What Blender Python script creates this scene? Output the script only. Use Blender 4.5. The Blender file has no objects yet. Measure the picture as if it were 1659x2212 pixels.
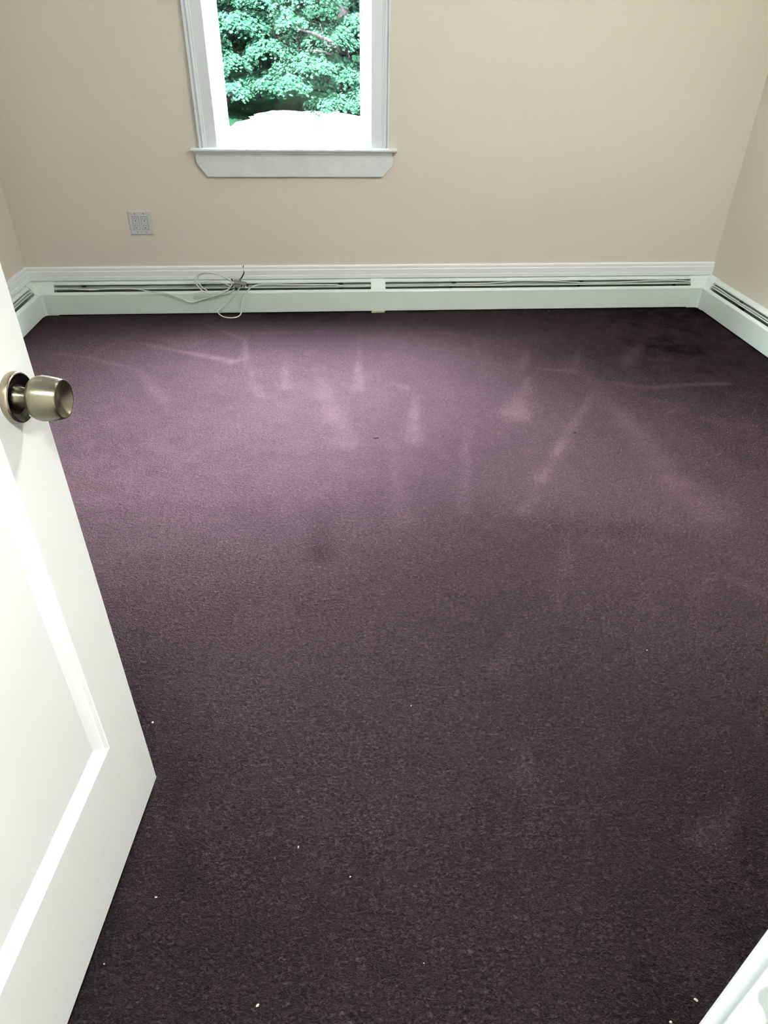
import bpy, bmesh, math, random
import numpy as np
from mathutils import Vector, Matrix
random.seed(7)
PI = math.pi
sc = bpy.context.scene
COL = sc.collection

# ------------------------------------------------------------------ camera
F, PITCH, ROLL, YAW = 1462.3, .6116, .0159, .0868
cam_d = bpy.data.cameras.new('camera'); cam = bpy.data.objects.new('camera', cam_d); COL.objects.link(cam)
fw = Vector((math.sin(YAW)*math.cos(PITCH), math.cos(YAW)*math.cos(PITCH), -math.sin(PITCH)))
rt0 = Vector((math.cos(YAW), -math.sin(YAW), 0)); up0 = rt0.cross(fw)
rt = math.cos(ROLL)*rt0 + math.sin(ROLL)*up0; up = -math.sin(ROLL)*rt0 + math.cos(ROLL)*up0
M = Matrix((rt, up, -fw)).transposed().to_4x4(); M.translation = (0, 0, 1.35)
cam.matrix_world = M
cam_d.sensor_fit = 'VERTICAL'; cam_d.sensor_height = 24; cam_d.lens = F/2212*24
cam_d.clip_start = .01; cam_d.clip_end = 300
sc.camera = cam
# ------------------------------------------------------------------ exposure, sky, sun, lamp strengths
sc.view_settings.view_transform = 'Standard'; sc.view_settings.look = 'None'
sc.view_settings.gamma = 1; sc.view_settings.exposure = 0.0
sc.view_settings.use_curve_mapping = False
SKY = 185.0
SUN = 1000.0
ROOM_LAMP = 268.0
ADDED_HALL_LAMP = 600.0
w = bpy.data.worlds.new('sky'); sc.world = w; w.use_nodes = True
nt = w.node_tree; bg = nt.nodes['Background']
# bright hazy summer sky: white near the horizon, pale blue overhead
tcw = nt.nodes.new('ShaderNodeTexCoord'); sx = nt.nodes.new('ShaderNodeSeparateXYZ'); nt.links.new(tcw.outputs['Generated'], sx.inputs[0])
rw = nt.nodes.new('ShaderNodeValToRGB'); nt.links.new(sx.outputs['Z'], rw.inputs[0])
rw.color_ramp.elements[0].color = (.48, .50, .53, 1); rw.color_ramp.elements[1].color = (4.6, 4.75, 5.3, 1); em = rw.color_ramp.elements.new(.62); em.color = (1.1, 1.13, 1.25, 1); rw.color_ramp.elements[0].position = .2; rw.color_ramp.elements[1].position = .94
nt.links.new(rw.outputs[0], bg.inputs[0]); bg.inputs[1].default_value = SKY
sd = bpy.data.lights.new('sun', 'SUN'); sd.energy = SUN; sd.angle = .01; sd.color = (1, .97, .9)
so = bpy.data.objects.new('sun', sd); COL.objects.link(so)
so.rotation_euler = Vector((.35, .75, -1.25)).to_track_quat('-Z', 'Y').to_euler()

# ------------------------------------------------------------------ helpers
def tag(o, label=None, cat=None, group=None, kind=None):
    if label: o['label'] = label
    if cat: o['category'] = cat
    if group: o['group'] = group
    if kind: o['kind'] = kind
    return o
def empty(name, loc=(0, 0, 0), rz=0):
    o = bpy.data.objects.new(name, None); COL.objects.link(o); o.location = loc; o.rotation_euler = (0, 0, rz)
    o.empty_display_size = .05
    return o
def link(name, me, mat, parent=None):
    o = bpy.data.objects.new(name, me); COL.objects.link(o)
    if mat: me.materials.append(mat)
    if parent: o.parent = parent
    return o
def obj(name, bm, mat, parent=None, smooth=False, bevel=0):
    bmesh.ops.recalc_face_normals(bm, faces=bm.faces)
    me = bpy.data.meshes.new(name); bm.to_mesh(me); bm.free()
    if smooth:
        for p in me.polygons: p.use_smooth = True
    o = link(name, me, mat, parent)
    if bevel:
        m = o.modifiers.new('bevel', 'BEVEL'); m.width = bevel; m.segments = 2; m.limit_method = 'ANGLE'
    return o
def struct(o): o['kind'] = 'structure'; return o
def box(bm, a, b):
    x0, y0, z0 = a; x1, y1, z1 = b
    v = [bm.verts.new(p) for p in ((x0,y0,z0),(x1,y0,z0),(x1,y1,z0),(x0,y1,z0),(x0,y0,z1),(x1,y0,z1),(x1,y1,z1),(x0,y1,z1))]
    for f in ((0,3,2,1),(4,5,6,7),(0,1,5,4),(1,2,6,5),(2,3,7,6),(3,0,4,7)): bm.faces.new([v[i] for i in f])
    return bm
def BM(*boxes):
    bm = bmesh.new()
    for a, b in boxes: box(bm, a, b)
    return bm
def loft(bm, rings, closed=True, caps=True):
    """rings: list of equally long point lists"""
    R = [[bm.verts.new(p) for p in r] for r in rings]
    n = len(R[0])
    for i in range(len(R)-1):
        for j in range(n if closed else n-1):
            k = (j+1) % n
            bm.faces.new((R[i][j], R[i][k], R[i+1][k], R[i+1][j]))
    if caps and closed:
        bm.faces.new(R[0][::-1]); bm.faces.new(R[-1])
    return bm
def lathe(bm, prof, n=48, cap0=True, cap1=True):
    """prof (r, z) about the z axis"""
    rings = [[(r*math.cos(2*PI*k/n), r*math.sin(2*PI*k/n), z) for k in range(n)] for r, z in prof]
    loft(bm, rings, True, False)
    bm.verts.ensure_lookup_table()
    if cap0: bm.faces.new([bm.verts[k] for k in range(n)][::-1])
    if cap1: bm.faces.new([bm.verts[(len(prof)-1)*n+k] for k in range(n)])
    return bm
def smooth_path(pts, sub=8):
    P = [Vector(p) for p in pts]; P = [2*P[0]-P[1]] + P + [2*P[-1]-P[-2]]
    out = []
    for i in range(1, len(P)-2):
        for s in range(sub):
            t = s/sub; a, b, c, d = P[i-1:i+3]
            out.append(.5*((2*b)+(c-a)*t+(2*a-5*b+4*c-d)*t*t+(3*b-a-3*c+d)*t**3))
    out.append(P[-2]); return out
def tube(bm, pts, r, n=10, taper=None):
    rings = []; u = None
    for i, p in enumerate(pts):
        t = (pts[min(i+1, len(pts)-1)] - pts[max(i-1, 0)]).normalized()
        if u is None: u = t.orthogonal().normalized()
        u = (u - t*u.dot(t)).normalized(); v = t.cross(u)
        rr = r if taper is None else r + (taper-r)*i/(len(pts)-1)
        rings.append([p + rr*(math.cos(2*PI*k/n)*u + math.sin(2*PI*k/n)*v) for k in range(n)])
    return loft(bm, rings)

# ------------------------------------------------------------------ materials
def mat(name, col, rough=.5, metal=0, noise=None, bump=None, spec=.5, **kw):
    m = bpy.data.materials.new(name); m.use_nodes = True; n = m.node_tree.nodes; l = m.node_tree.links
    b = n['Principled BSDF']; b.inputs['Roughness'].default_value = rough; b.inputs['Metallic'].default_value = metal
    b.inputs['Specular IOR Level'].default_value = spec
    b.inputs['Base Color'].default_value = (*col, 1)
    tc = n.new('ShaderNodeTexCoord')
    if noise:
        sc_, amt = noise
        t = n.new('ShaderNodeTexNoise'); t.inputs['Scale'].default_value = sc_; t.inputs['Detail'].default_value = 4
        l.new(tc.outputs['Object'], t.inputs['Vector'])
        r = n.new('ShaderNodeValToRGB'); e = r.color_ramp.elements
        e[0].position = .3; e[1].position = .7
        e[0].color = (*[c*(1-amt) for c in col], 1); e[1].color = (*[min(1, c*(1+amt)) for c in col], 1)
        l.new(t.outputs['Fac'], r.inputs['Fac']); l.new(r.outputs['Color'], b.inputs['Base Color'])
    if bump:
        sc_, st, di = bump
        t = n.new('ShaderNodeTexNoise'); t.inputs['Scale'].default_value = sc_; t.inputs['Detail'].default_value = 3
        l.new(tc.outputs['Object'], t.inputs['Vector'])
        bp = n.new('ShaderNodeBump'); bp.inputs['Strength'].default_value = st; bp.inputs['Distance'].default_value = di
        l.new(t.outputs['Fac'], bp.inputs['Height']); l.new(bp.outputs['Normal'], b.inputs['Normal'])
    for k, v in kw.items(): b.inputs[k].default_value = v
    return m
M_wall = mat('cream_wall_paint', (.725, .685, .605), .75, noise=(1.3, .012), bump=(260, .25, .002), spec=.25)
M_ceil = mat('ceiling_paint', (.82, .81, .78), .85, bump=(150, .2, .002))
M_trim = mat('white_trim_paint', (.775, .835, .88), .33, noise=(6, .02), bump=(30, .12, .002))
M_mould = mat('lit_trim_paint', (.87, .93, .95), .35, noise=(6, .015), bump=(30, .1, .002))  # lighter copy of the trim paint; light caught by the profile is coloured in
M_sill = mat('worn_white_sill_paint', (.76, .82, .86), .4, noise=(14, .05), bump=(70, .35, .004))
M_door = mat('white_door_paint', (.84, .87, .87), .27, noise=(3, .015), bump=(55, .16, .0015))
M_heat = mat('pale_enamel', (.76, .87, .84), .38, noise=(5, .02), bump=(12, .08, .002))
M_heatin = mat('slot_shaded_steel', (.34, .40, .37), .5, .2)  # grey tone holds the shade inside the heater slot
M_dark = mat('dark_bracket_steel', (.02, .024, .024), .6)
M_fin = mat('dull_aluminium', (.12, .13, .13), .5, .6)
M_foot = mat('yellowed_enamel', (.42, .41, .30), .5)
M_brass = mat('antique_brass', (.27, .245, .18), .3, 1, noise=(40, .15), bump=(3, .02, .001))
M_brassdark = mat('blackened_brass', (.035, .036, .03), .16, .9, noise=(30, .3))
M_brassrim = mat('worn_brass_rim', (.34, .30, .22), .25, 1)
M_vinyl = None
M_cable = mat('white_cable_jacket', (.72, .76, .74), .35)
M_steel = mat('nickel_steel', (.30, .295, .285), .3, 1)
M_strike = mat('dull_zinc', (.50, .56, .57), .5, .3)
M_cast = mat('zinc_casting', (.20, .20, .195), .42, .8)
M_black = mat('black_rubber', (.012, .012, .012), .5)
M_plate = mat('white_plastic_plate', (.60, .62, .63), .35)
M_recep = mat('white_receptacle_plastic', (.58, .62, .62), .3)
M_slot = mat('dark_slot', (.01, .01, .01), .7)
M_dust = mat('grimy_lint', (.09, .085, .07), .9)
M_white = mat('white_crumb', (.42, .39, .35), .7)
M_darkbit = mat('dark_crumb', (.012, .004, .008), .8)
# brushed brass: fine turning lines around the knob axis
def brushed():
    m = mat('brushed_brass', (.23, .212, .158), .3, 1)
    n = m.node_tree.nodes; l = m.node_tree.links; b = n['Principled BSDF']
    b.inputs['Anisotropic'].default_value = .85; b.inputs['Anisotropic Rotation'].default_value = .25
    tg = n.new('ShaderNodeTangent'); tg.direction_type = 'RADIAL'; tg.axis = 'Z'
    l.new(tg.outputs[0], b.inputs['Tangent'])
    tc = n.new('ShaderNodeTexCoord'); mp = n.new('ShaderNodeMapping'); mp.inputs['Scale'].default_value = (20, 20, 2600)
    nz = n.new('ShaderNodeTexNoise'); nz.inputs['Scale'].default_value = 1
    l.new(tc.outputs['Object'], mp.inputs[0]); l.new(mp.outputs[0], nz.inputs[0])
    r = n.new('ShaderNodeMapRange'); r.inputs[3].default_value = .22; r.inputs[4].default_value = .42
    l.new(nz.outputs['Fac'], r.inputs[0]); l.new(r.outputs[0], b.inputs['Roughness'])
    return m
M_brush = brushed()
# vinyl sash: thin hollow profile, lets some daylight through
def vinyl():
    m = mat('white_vinyl', (.9, .9, .9), .35); n = m.node_tree.nodes; l = m.node_tree.links
    tr = n.new('ShaderNodeBsdfTranslucent'); tr.inputs[0].default_value = (.92, .92, .95, 1)
    mx = n.new('ShaderNodeMixShader'); mx.inputs[0].default_value = .45
    l.new(n['Principled BSDF'].outputs[0], mx.inputs[1]); l.new(tr.outputs[0], mx.inputs[2])
    l.new(mx.outputs[0], n['Material Output'].inputs[0]); return m
M_vinyl = vinyl()
def glass():
    m = bpy.data.materials.new('window_glass'); m.use_nodes = True; n = m.node_tree.nodes; l = m.node_tree.links
    n.remove(n['Principled BSDF'])
    t = n.new('ShaderNodeBsdfTransparent'); t.inputs[0].default_value = (.93, .965, .955, 1)
    g = n.new('ShaderNodeBsdfGlossy'); g.inputs['Roughness'].default_value = .02
    fr = n.new('ShaderNodeFresnel'); fr.inputs[0].default_value = 1.45
    ge = n.new('ShaderNodeNewGeometry'); iv = n.new('ShaderNodeMath'); iv.operation = 'SUBTRACT'; iv.inputs[0].default_value = 1; l.new(ge.outputs['Backfacing'], iv.inputs[1])
    mu = n.new('ShaderNodeMath'); mu.operation = 'MULTIPLY'; l.new(fr.outputs[0], mu.inputs[0]); l.new(iv.outputs[0], mu.inputs[1])
    mx = n.new('ShaderNodeMixShader'); l.new(mu.outputs[0], mx.inputs[0]); l.new(t.outputs[0], mx.inputs[1]); l.new(g.outputs[0], mx.inputs[2])
    l.new(mx.outputs[0], n['Material Output'].inputs[0]); return m
M_glass = glass()
def emis(name, col, st):
    m = bpy.data.materials.new(name); m.use_nodes = True; b = m.node_tree.nodes['Principled BSDF']
    b.inputs['Base Color'].default_value = (.9, .9, .9, 1)
    b.inputs['Emission Color'].default_value = (*col, 1); b.inputs['Emission Strength'].default_value = st
    return m
def carpet():
    m = bpy.data.materials.new('plum_cut_pile_carpet'); m.use_nodes = True; n = m.node_tree.nodes; l = m.node_tree.links
    b = n['Principled BSDF']; b.inputs['Roughness'].default_value = .9; b.inputs['Specular IOR Level'].default_value = 0
    # the smooth yarn ends give the pile a plum-coloured gloss, stronger where the pile lies over and where light is painted in
    gl = n.new('ShaderNodeBsdfGlossy'); gl.inputs['Roughness'].default_value = .62; gl.inputs['Color'].default_value = (1, .70, .83, 1)
    fr = n.new('ShaderNodeFresnel'); fr.inputs['IOR'].default_value = 1.24
    mix = n.new('ShaderNodeMixShader'); l.new(b.outputs[0], mix.inputs[1]); l.new(gl.outputs[0], mix.inputs[2]); l.new(mix.outputs[0], n['Material Output'].inputs[0])
    tc = n.new('ShaderNodeTexCoord')
    def noise(scale, det, vec=None, dist=0.0, rough=.5):
        t = n.new('ShaderNodeTexNoise'); t.inputs['Scale'].default_value = scale; t.inputs['Detail'].default_value = det
        t.inputs['Distortion'].default_value = dist; t.inputs['Roughness'].default_value = rough
        l.new(vec or tc.outputs['Object'], t.inputs['Vector']); return t.outputs['Fac']
    def math_(op, a, b_, c=None):
        t = n.new('ShaderNodeMath'); t.operation = op
        for i, x in enumerate((a, b_, c)):
            if x is None: continue
            if isinstance(x, (int, float)): t.inputs[i].default_value = x
            else: l.new(x, t.inputs[i])
        return t.outputs[0]
    mp = n.new('ShaderNodeMapping'); mp.inputs['Scale'].default_value = (1, 1.35, 1); l.new(tc.outputs['Object'], mp.inputs[0])
    tuft = noise(128, 2, mp.outputs[0], 1.2)
    clump = noise(48, 3, mp.outputs[0], .8)
    fine = noise(420, 1)
    lay_light = n.new('ShaderNodeAttribute'); lay_light.attribute_name = 'pile_lay_light'
    big = noise(1.6, 3, None, .6)
    # height
    h = math_('ADD', math_('MULTIPLY', tuft, .9), math_('MULTIPLY', clump, .6))
    h = math_('ADD', h, math_('MULTIPLY', fine, .25))
    bp = n.new('ShaderNodeBump'); bp.inputs['Strength'].default_value = 1.0; bp.inputs['Distance'].default_value = .013
    l.new(h, bp.inputs['Height']); l.new(bp.outputs['Normal'], b.inputs['Normal'])
    l.new(bp.outputs['Normal'], gl.inputs['Normal'])
    lay_light_n = math_('MULTIPLY', lay_light.outputs['Fac'], math_('ADD', .2, math_('MULTIPLY', noise(11, 4, None, .5), 1.5)))
    gf = math_('MULTIPLY', math_('MINIMUM', math_('MULTIPLY', fr.outputs[0], 1.25), .045), math_('ADD', math_('MULTIPLY', lay_light_n, 1.35), math_('ADD', .35, math_('MULTIPLY', tuft, 1.25))))
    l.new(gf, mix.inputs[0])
    # colour: yarn variation, shade painted into tuft pits, pile marks with broad painted light
    f = math_('ADD', math_('MULTIPLY', lay_light.outputs['Fac'], .55), math_('MULTIPLY', math_('SUBTRACT', big, .5), .5))
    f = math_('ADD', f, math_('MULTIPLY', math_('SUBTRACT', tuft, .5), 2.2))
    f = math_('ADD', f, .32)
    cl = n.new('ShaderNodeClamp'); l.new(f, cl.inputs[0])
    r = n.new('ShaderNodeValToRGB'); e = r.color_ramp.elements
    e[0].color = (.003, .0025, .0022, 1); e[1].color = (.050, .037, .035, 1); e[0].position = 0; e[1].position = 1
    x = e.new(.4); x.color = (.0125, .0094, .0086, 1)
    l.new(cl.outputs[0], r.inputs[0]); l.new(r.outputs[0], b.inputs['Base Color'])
    b.inputs['Sheen Weight'].default_value = .02; b.inputs['Sheen Roughness'].default_value = .5
    b.inputs['Sheen Tint'].default_value = (.78, .55, .80, 1)
    return m
M_carpet = carpet()
def leafmat(name, col, tr):
    m = bpy.data.materials.new(name); m.use_nodes = True; n = m.node_tree.nodes; l = m.node_tree.links
    b = n['Principled BSDF']; b.inputs['Roughness'].default_value = .5; b.inputs['Specular IOR Level'].default_value = 0
    g = n.new('ShaderNodeNewGeometry'); r = n.new('ShaderNodeValToRGB'); e = r.color_ramp.elements
    e[0].color = (*[c*.7 for c in col], 1); e[1].color = (col[0]*1.9, col[1]*1.65, col[2]*1.8, 1)  # lighter tone paints pale highlights onto random leaves
    l.new(g.outputs['Random Per Island'], r.inputs[0]); l.new(r.outputs[0], b.inputs['Base Color'])
    t = n.new('ShaderNodeBsdfTranslucent'); t.inputs[0].default_value = (*tr, 1)
    mx = n.new('ShaderNodeMixShader'); mx.inputs[0].default_value = .4
    l.new(b.outputs[0], mx.inputs[1]); l.new(t.outputs[0], mx.inputs[2]); l.new(mx.outputs[0], n['Material Output'].inputs[0]); return m
M_leaf = leafmat('maple_leaves', (.0021, .0069, .0043), (.0029, .0100, .0055))
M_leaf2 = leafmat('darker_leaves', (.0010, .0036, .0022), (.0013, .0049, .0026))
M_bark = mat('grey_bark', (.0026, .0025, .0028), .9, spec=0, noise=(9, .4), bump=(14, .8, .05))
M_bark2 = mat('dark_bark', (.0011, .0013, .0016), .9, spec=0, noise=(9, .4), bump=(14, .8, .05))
M_gravel = mat('pale_gravel', (.80, .74, .72), .9, noise=(14, .35), bump=(10, .8, .08))
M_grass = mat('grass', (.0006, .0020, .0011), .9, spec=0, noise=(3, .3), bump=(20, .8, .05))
M_siding = mat('white_siding', (.8, .8, .78), .6)
M_stone = mat('pinkish_stones', (.007, .0055, .0053), .9, spec=0, noise=(9, .6), bump=(9, 1, .1))

# ------------------------------------------------------------------ room
D, R, L = 4.069, 2.3423, -1.7046
CH = 2.42
FY0, FY1 = .03, .15          # front wall
DX0, DX1 = -.510, .240       # doorway
HX0, HX1, HY = -1.1, 1.3, -1.35
T = .15
WX0, WX1, WZ0, WZ1 = -.556, .256, .845, 2.20   # window opening

# floor with carpet (one slab; the visible room area is finely divided to carry pile marks and painted light)
STREAKS = [
  ([(-1.021,3.564),(-0.802,3.443),(-0.5,3.287)],0.006,0.03,0.8) ,
  ([(-0.499,3.276),(-0.433,3.315)],0.03,0.02,0.8) ,
  ([(-0.465,3.622),(-0.428,3.314)],0.012,0.02,0.7) ,
  ([(-0.428,3.314),(-0.377,3.055),(-0.327,2.874)],0.02,0.03,0.5) ,
  ([(-0.713,3.836),(-0.611,3.742),(-0.462,3.587)],0.01,0.02,0.5) ,
  ([(-1.414,3.421),(-1.228,3.369),(-0.937,3.192)],0.012,0.02,0.45) ,
  ([(-0.937,3.192),(-0.848,3.026),(-0.759,2.852)],0.02,0.035,0.6) ,
  ([(-1.231,3.381),(-1.129,3.582)],0.01,0.01,0.3) ,
  ([(-0.226,3.245),(-0.217,2.953)],0.008,0.03,0.45) ,
  ([(0.172,3.709),(0.14,3.258)],0.008,0.015,0.4) ,
  ([(0.14,3.258),(0.123,2.937)],0.015,0.035,0.8) ,
  ([(-0.057,3.04),(0.004,2.693),(0.052,2.42)],0.03,0.06,0.45) ,
  ([(0.385,2.838),(0.325,2.425)],0.02,0.04,0.6) ,
  ([(0.792,3.568),(0.763,3.322)],0.012,0.02,0.35) ,
  ([(1.047,3.373),(0.957,3.131)],0.015,0.03,0.5) ,
  ([(0.966,3.018),(0.799,2.629)],0.015,0.07,0.75) ,
  ([(1.339,3.393),(1.205,3.073)],0.012,0.035,0.5) ,
  ([(1.749,3.526),(1.519,3.182)],0.02,0.05,0.4) ,
  ([(0.765,3.211),(0.942,3.149),(1.075,3.114),(1.269,3.053)],0.012,0.012,0.45) ,
  ([(1.234,2.846),(0.995,2.469),(0.774,2.097)],0.02,0.03,0.6) ,
  ([(0.774,2.097),(0.652,1.892)],0.03,0.03,0.3) ,
  ([(1.265,3.099),(1.267,2.721),(1.283,2.334),(1.258,2.053),(1.319,1.881)],0.04,0.09,0.4) ,
  ([(1.365,2.928),(1.502,2.869),(1.672,2.892),(1.908,2.901)],0.025,0.02,0.5) ,
  ([(1.493,2.639),(1.619,2.542),(1.771,2.47)],0.02,0.04,0.25) ,
  ([(0.745,1.665),(0.632,1.401)],0.03,0.02,0.3) ,
  ([(0.485,1.326),(0.413,1.179)],0.01,0.03,0.3) ,
  ([(1.172,1.534),(1.056,1.43)],0.008,0.008,0.4) ,
  ([(1.247,1.622),(1.335,1.517)],0.02,0.03,0.25) ,
  ([(1.198,1.51),(1.28,1.42)],0.015,0.03,0.4) ,
  ([(0.854,0.786),(0.744,0.7)],0.015,0.045,0.5) ,
  ([(0.759,0.709),(0.671,0.608),(0.606,0.506)],0.04,0.06,0.25) ,
  ([(0.564,2.492),(0.442,1.904)],0.02,0.03,0.3) ,
  ([(0.242,2.391),(0.225,1.848)],0.03,0.04,0.25) ,
  ([(-0.031,3.696),(-0.389,3.675)],0.02,0.03,0.35) ,
  ([(0.316,2.969),(0.356,2.925)],0.02,0.02,0.4) ,
  ([(0.565,3.663),(0.701,3.614)],0.01,0.02,0.4) ,
  ([(0.36,3.437),(0.75,3.386)],0.02,0.02,0.25) ,
  ([(0.625,1.354),(0.777,1.289)],0.01,0.01,0.2) ,
  ([(-0.742,2.445),(-0.541,2.324)],0.03,0.03,0.3) ,
  ([(0.404,0.941),(0.397,0.869)],0.02,0.03,0.3) ,
  ([(-0.041,1.947),(-0.057,1.69)],0.05,0.05,-0.3) ,
  ([(-0.489,1.254),(-0.369,0.899)],0.06,0.06,-0.3) ,
  ([(-0.323,0.79),(-0.322,0.696)],0.01,0.03,-0.3) ,
  ([(1.685,3.445),(1.933,3.301)],0.08,0.08,-0.4) ,
  ([(1.588,2.566),(1.628,2.167)],0.06,0.06,-0.3) ,
  ([(0.739,1.791),(1.043,1.747)],0.05,0.05,-0.25) ,
]
def build_floor():
    st = .016
    xs = np.arange(L, R+1e-6, (R-L)/round((R-L)/st)); ys = np.arange(FY1, D+1e-6, (D-FY1)/round((D-FY1)/st))
    X, Y = np.meshgrid(xs, ys, indexing='ij'); nx, ny = X.shape
    val = np.zeros_like(X); neg = np.zeros_like(X)
    rng = np.random.RandomState(3)
    wob = np.zeros_like(X)
    for k in range(14):
        a, b_ = rng.uniform(-28, 28, 2); wob += np.sin(a*X+b_*Y+rng.uniform(0, 6))*.07
    for pts, w0, w1, inten in STREAKS:
        tot = sum(math.dist(pts[i], pts[i+1]) for i in range(len(pts)-1)); acc = 0; best = np.zeros_like(X)
        for i in range(len(pts)-1):
            (x0, y0), (x1, y1) = pts[i], pts[i+1]; ln = math.dist(pts[i], pts[i+1])
            t = np.clip(((X-x0)*(x1-x0)+(Y-y0)*(y1-y0))/ln**2, 0, 1)
            d = np.hypot(X-x0-t*(x1-x0), Y-y0-t*(y1-y0)); s = (acc+t*ln)/tot
            wd = w0+(w1-w0)*s
            prof = np.exp(-(d/(wd*.95))**2.0)*(.5+.5*s)*(1+wob)
            best = np.maximum(best, prof); acc += ln
        if inten > 0: val = np.maximum(val, best*inten)
        else: neg = np.minimum(neg, best*inten)
    # broad brushed swaths; window brightness and dim wall, corner and foreground are painted in
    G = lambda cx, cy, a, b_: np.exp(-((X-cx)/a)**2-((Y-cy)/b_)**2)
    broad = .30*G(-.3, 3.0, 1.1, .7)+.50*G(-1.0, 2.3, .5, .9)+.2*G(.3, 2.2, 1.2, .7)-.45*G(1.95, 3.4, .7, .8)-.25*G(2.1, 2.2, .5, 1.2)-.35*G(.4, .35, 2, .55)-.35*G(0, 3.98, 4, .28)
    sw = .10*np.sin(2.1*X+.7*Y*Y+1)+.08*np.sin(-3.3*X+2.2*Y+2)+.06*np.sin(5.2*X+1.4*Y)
    lay_light = val*.72+neg*.6+sw*.6+broad
    co = np.stack([X, Y, np.zeros_like(X)], -1).reshape(-1, 3)
    idx = np.arange(nx*ny).reshape(nx, ny)
    f = np.stack([idx[:-1, :-1], idx[1:, :-1], idx[1:, 1:], idx[:-1, 1:]], -1).reshape(-1, 4)
    verts = co.tolist(); faces = f.tolist(); vals = lay_light.reshape(-1).tolist()
    def quad(x0, y0, x1, y1, z, flip=False):
        k = len(verts); verts.extend([[x0, y0, z], [x1, y0, z], [x1, y1, z], [x0, y1, z]]); vals.extend([0]*4)
        faces.append([k, k+3, k+2, k+1] if flip else [k, k+1, k+2, k+3])
    quad(DX0-.1, FY0-.0, DX1+.1, FY1, 0); quad(HX0, HY, HX1, FY0, 0); quad(L-T, HY-T, R+T, D+T, -.15, True)
    me = bpy.data.meshes.new('floor'); me.from_pydata(verts, [], faces); me.update()
    at = me.attributes.new('pile_lay_light', 'FLOAT', 'POINT'); at.data.foreach_set('value', np.array(vals, dtype=np.float32))
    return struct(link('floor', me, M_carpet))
build_floor()
struct(obj('ceiling', BM(((L-T, HY-T, CH), (R+T, D+T, CH+.2))), M_ceil))
Z0, Z1 = -.14, CH
struct(obj('wall_back', BM(((L-T, D, Z0), (WX0, D+T, Z1)), ((WX1, D, Z0), (R+T, D+T, Z1)), ((WX0, D, Z0), (WX1, D+T, WZ0)), ((WX0, D, WZ1), (WX1, D+T, Z1))), M_wall))
struct(obj('wall_left', BM(((L-T, FY1, Z0), (L, D, Z1))), M_wall))
struct(obj('wall_right', BM(((R, FY1, Z0), (R+T, D, Z1))), M_wall))
struct(obj('wall_front', BM(((L-T, FY0, Z0), (DX0-.03, FY1, Z1)), ((DX1+.02, FY0, Z0), (R+T, FY1, Z1)), ((DX0-.03, FY0, 2.06), (DX1+.02, FY1, Z1))), M_wall))
struct(obj('wall_hall_left', BM(((HX0-T, HY-T, Z0), (HX0, FY0, Z1))), M_wall))
struct(obj('wall_hall_right', BM(((HX1, HY-T, Z0), (HX1+T, FY0, Z1))), M_wall))
struct(obj('wall_hall_back', BM(((HX0, HY-T, Z0), (HX1, HY, Z1))), M_wall))

# doorway lining and casing; the latch side shows at the lower right of the photograph
tr = struct(empty('trim_1', (DX1, FY1, 0)))
def loc(o, root): o.location = -Vector(root.location); return o
loc(obj('door_jamb', BM(((DX1, FY0-.01, 0), (DX1+.02, FY1+.002, 2.06)), ((DX1-.012, FY0+.02, 0), (DX1, FY1-.05, 2.05))), M_trim, tr, bevel=.0015), tr)
loc(obj('door_jamb', BM(((DX0-.03, FY0-.01, 0), (DX0-.012, FY1+.002, 2.06))), M_trim, tr, bevel=.0015), tr)
loc(obj('door_head', BM(((DX0-.03, FY0-.01, 2.045), (DX1+.02, FY1+.002, 2.06))), M_trim, tr), tr)
loc(obj('door_casing', BM(((DX1+.0065, FY1+.002, 0), (DX1+.07, FY1+.019, 2.12))), M_trim, tr, bevel=.003), tr)
loc(obj('door_casing', BM(((DX0-.1, FY1+.002, 0), (DX0-.036, FY1+.019, 2.12))), M_trim, tr, bevel=.003), tr)
loc(obj('door_casing', BM(((DX0-.036, FY1+.002, 2.055), (DX1+.0065, FY1+.019, 2.12))), M_trim, tr, bevel=.003), tr)
# strike plate with its rounded lip
bm = bmesh.new()
box(bm, (DX1-.0022, FY1-.040, .877), (DX1+.0003, FY1-.018, .933)); box(bm, (DX1-.0022, FY1-.0185, .8945), (DX1+.0003, FY1-.0107, .9115))
lip = [(FY1-.02, .0)] ; n = 14
ring0 = []; ring1 = []
for k in range(n+1):
    a = -PI/2+PI*k/n
    yy = FY1-.0107+.005*math.cos(a); zz = .903+.0085*math.sin(a)
    ring0.append((DX1-.0026, yy, zz)); ring1.append((DX1+.0003, yy, zz))
loft(bm, [ring0, ring1])
loc(tag(obj('strike_plate', bm, M_strike, tr), 'steel strike plate set in the white jamb'), tr)

# mouldings above the heaters
def mould_profile():   # (depth from wall, z)
    return [(0, .187), (.017, .187), (.0175, .206), (.015, .2085), (.0165, .211), (.0165, .236), (.012, .2395), (.012, .2425), (.0135, .245), (.0125, .2545), (.007, .2595), (0, .2605)]
prof = mould_profile()
bm = bmesh.new(); loft(bm, [[(L+d, D-d, z) for d, z in prof], [(R-.0005, D-d, z) for d, z in prof]])
struct(obj('baseboard_back', bm, M_mould))
bm = bmesh.new(); loft(bm, [[(L+d, .6, z) for d, z in prof], [(L+d, D-d, z) for d, z in prof]])
struct(obj('baseboard_left', bm, M_mould))

# ------------------------------------------------------------------ window
wn = struct(empty('window_1', (-.15, D, WZ0)))
def wo(name, bm, m, bevel=0, smooth=False, parent=None):
    o = obj(name, bm, m, parent or wn, smooth, bevel)
    if parent is None: o.location = -Vector(wn.location)
    return o
IX0, IX1 = -.550, .250
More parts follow.
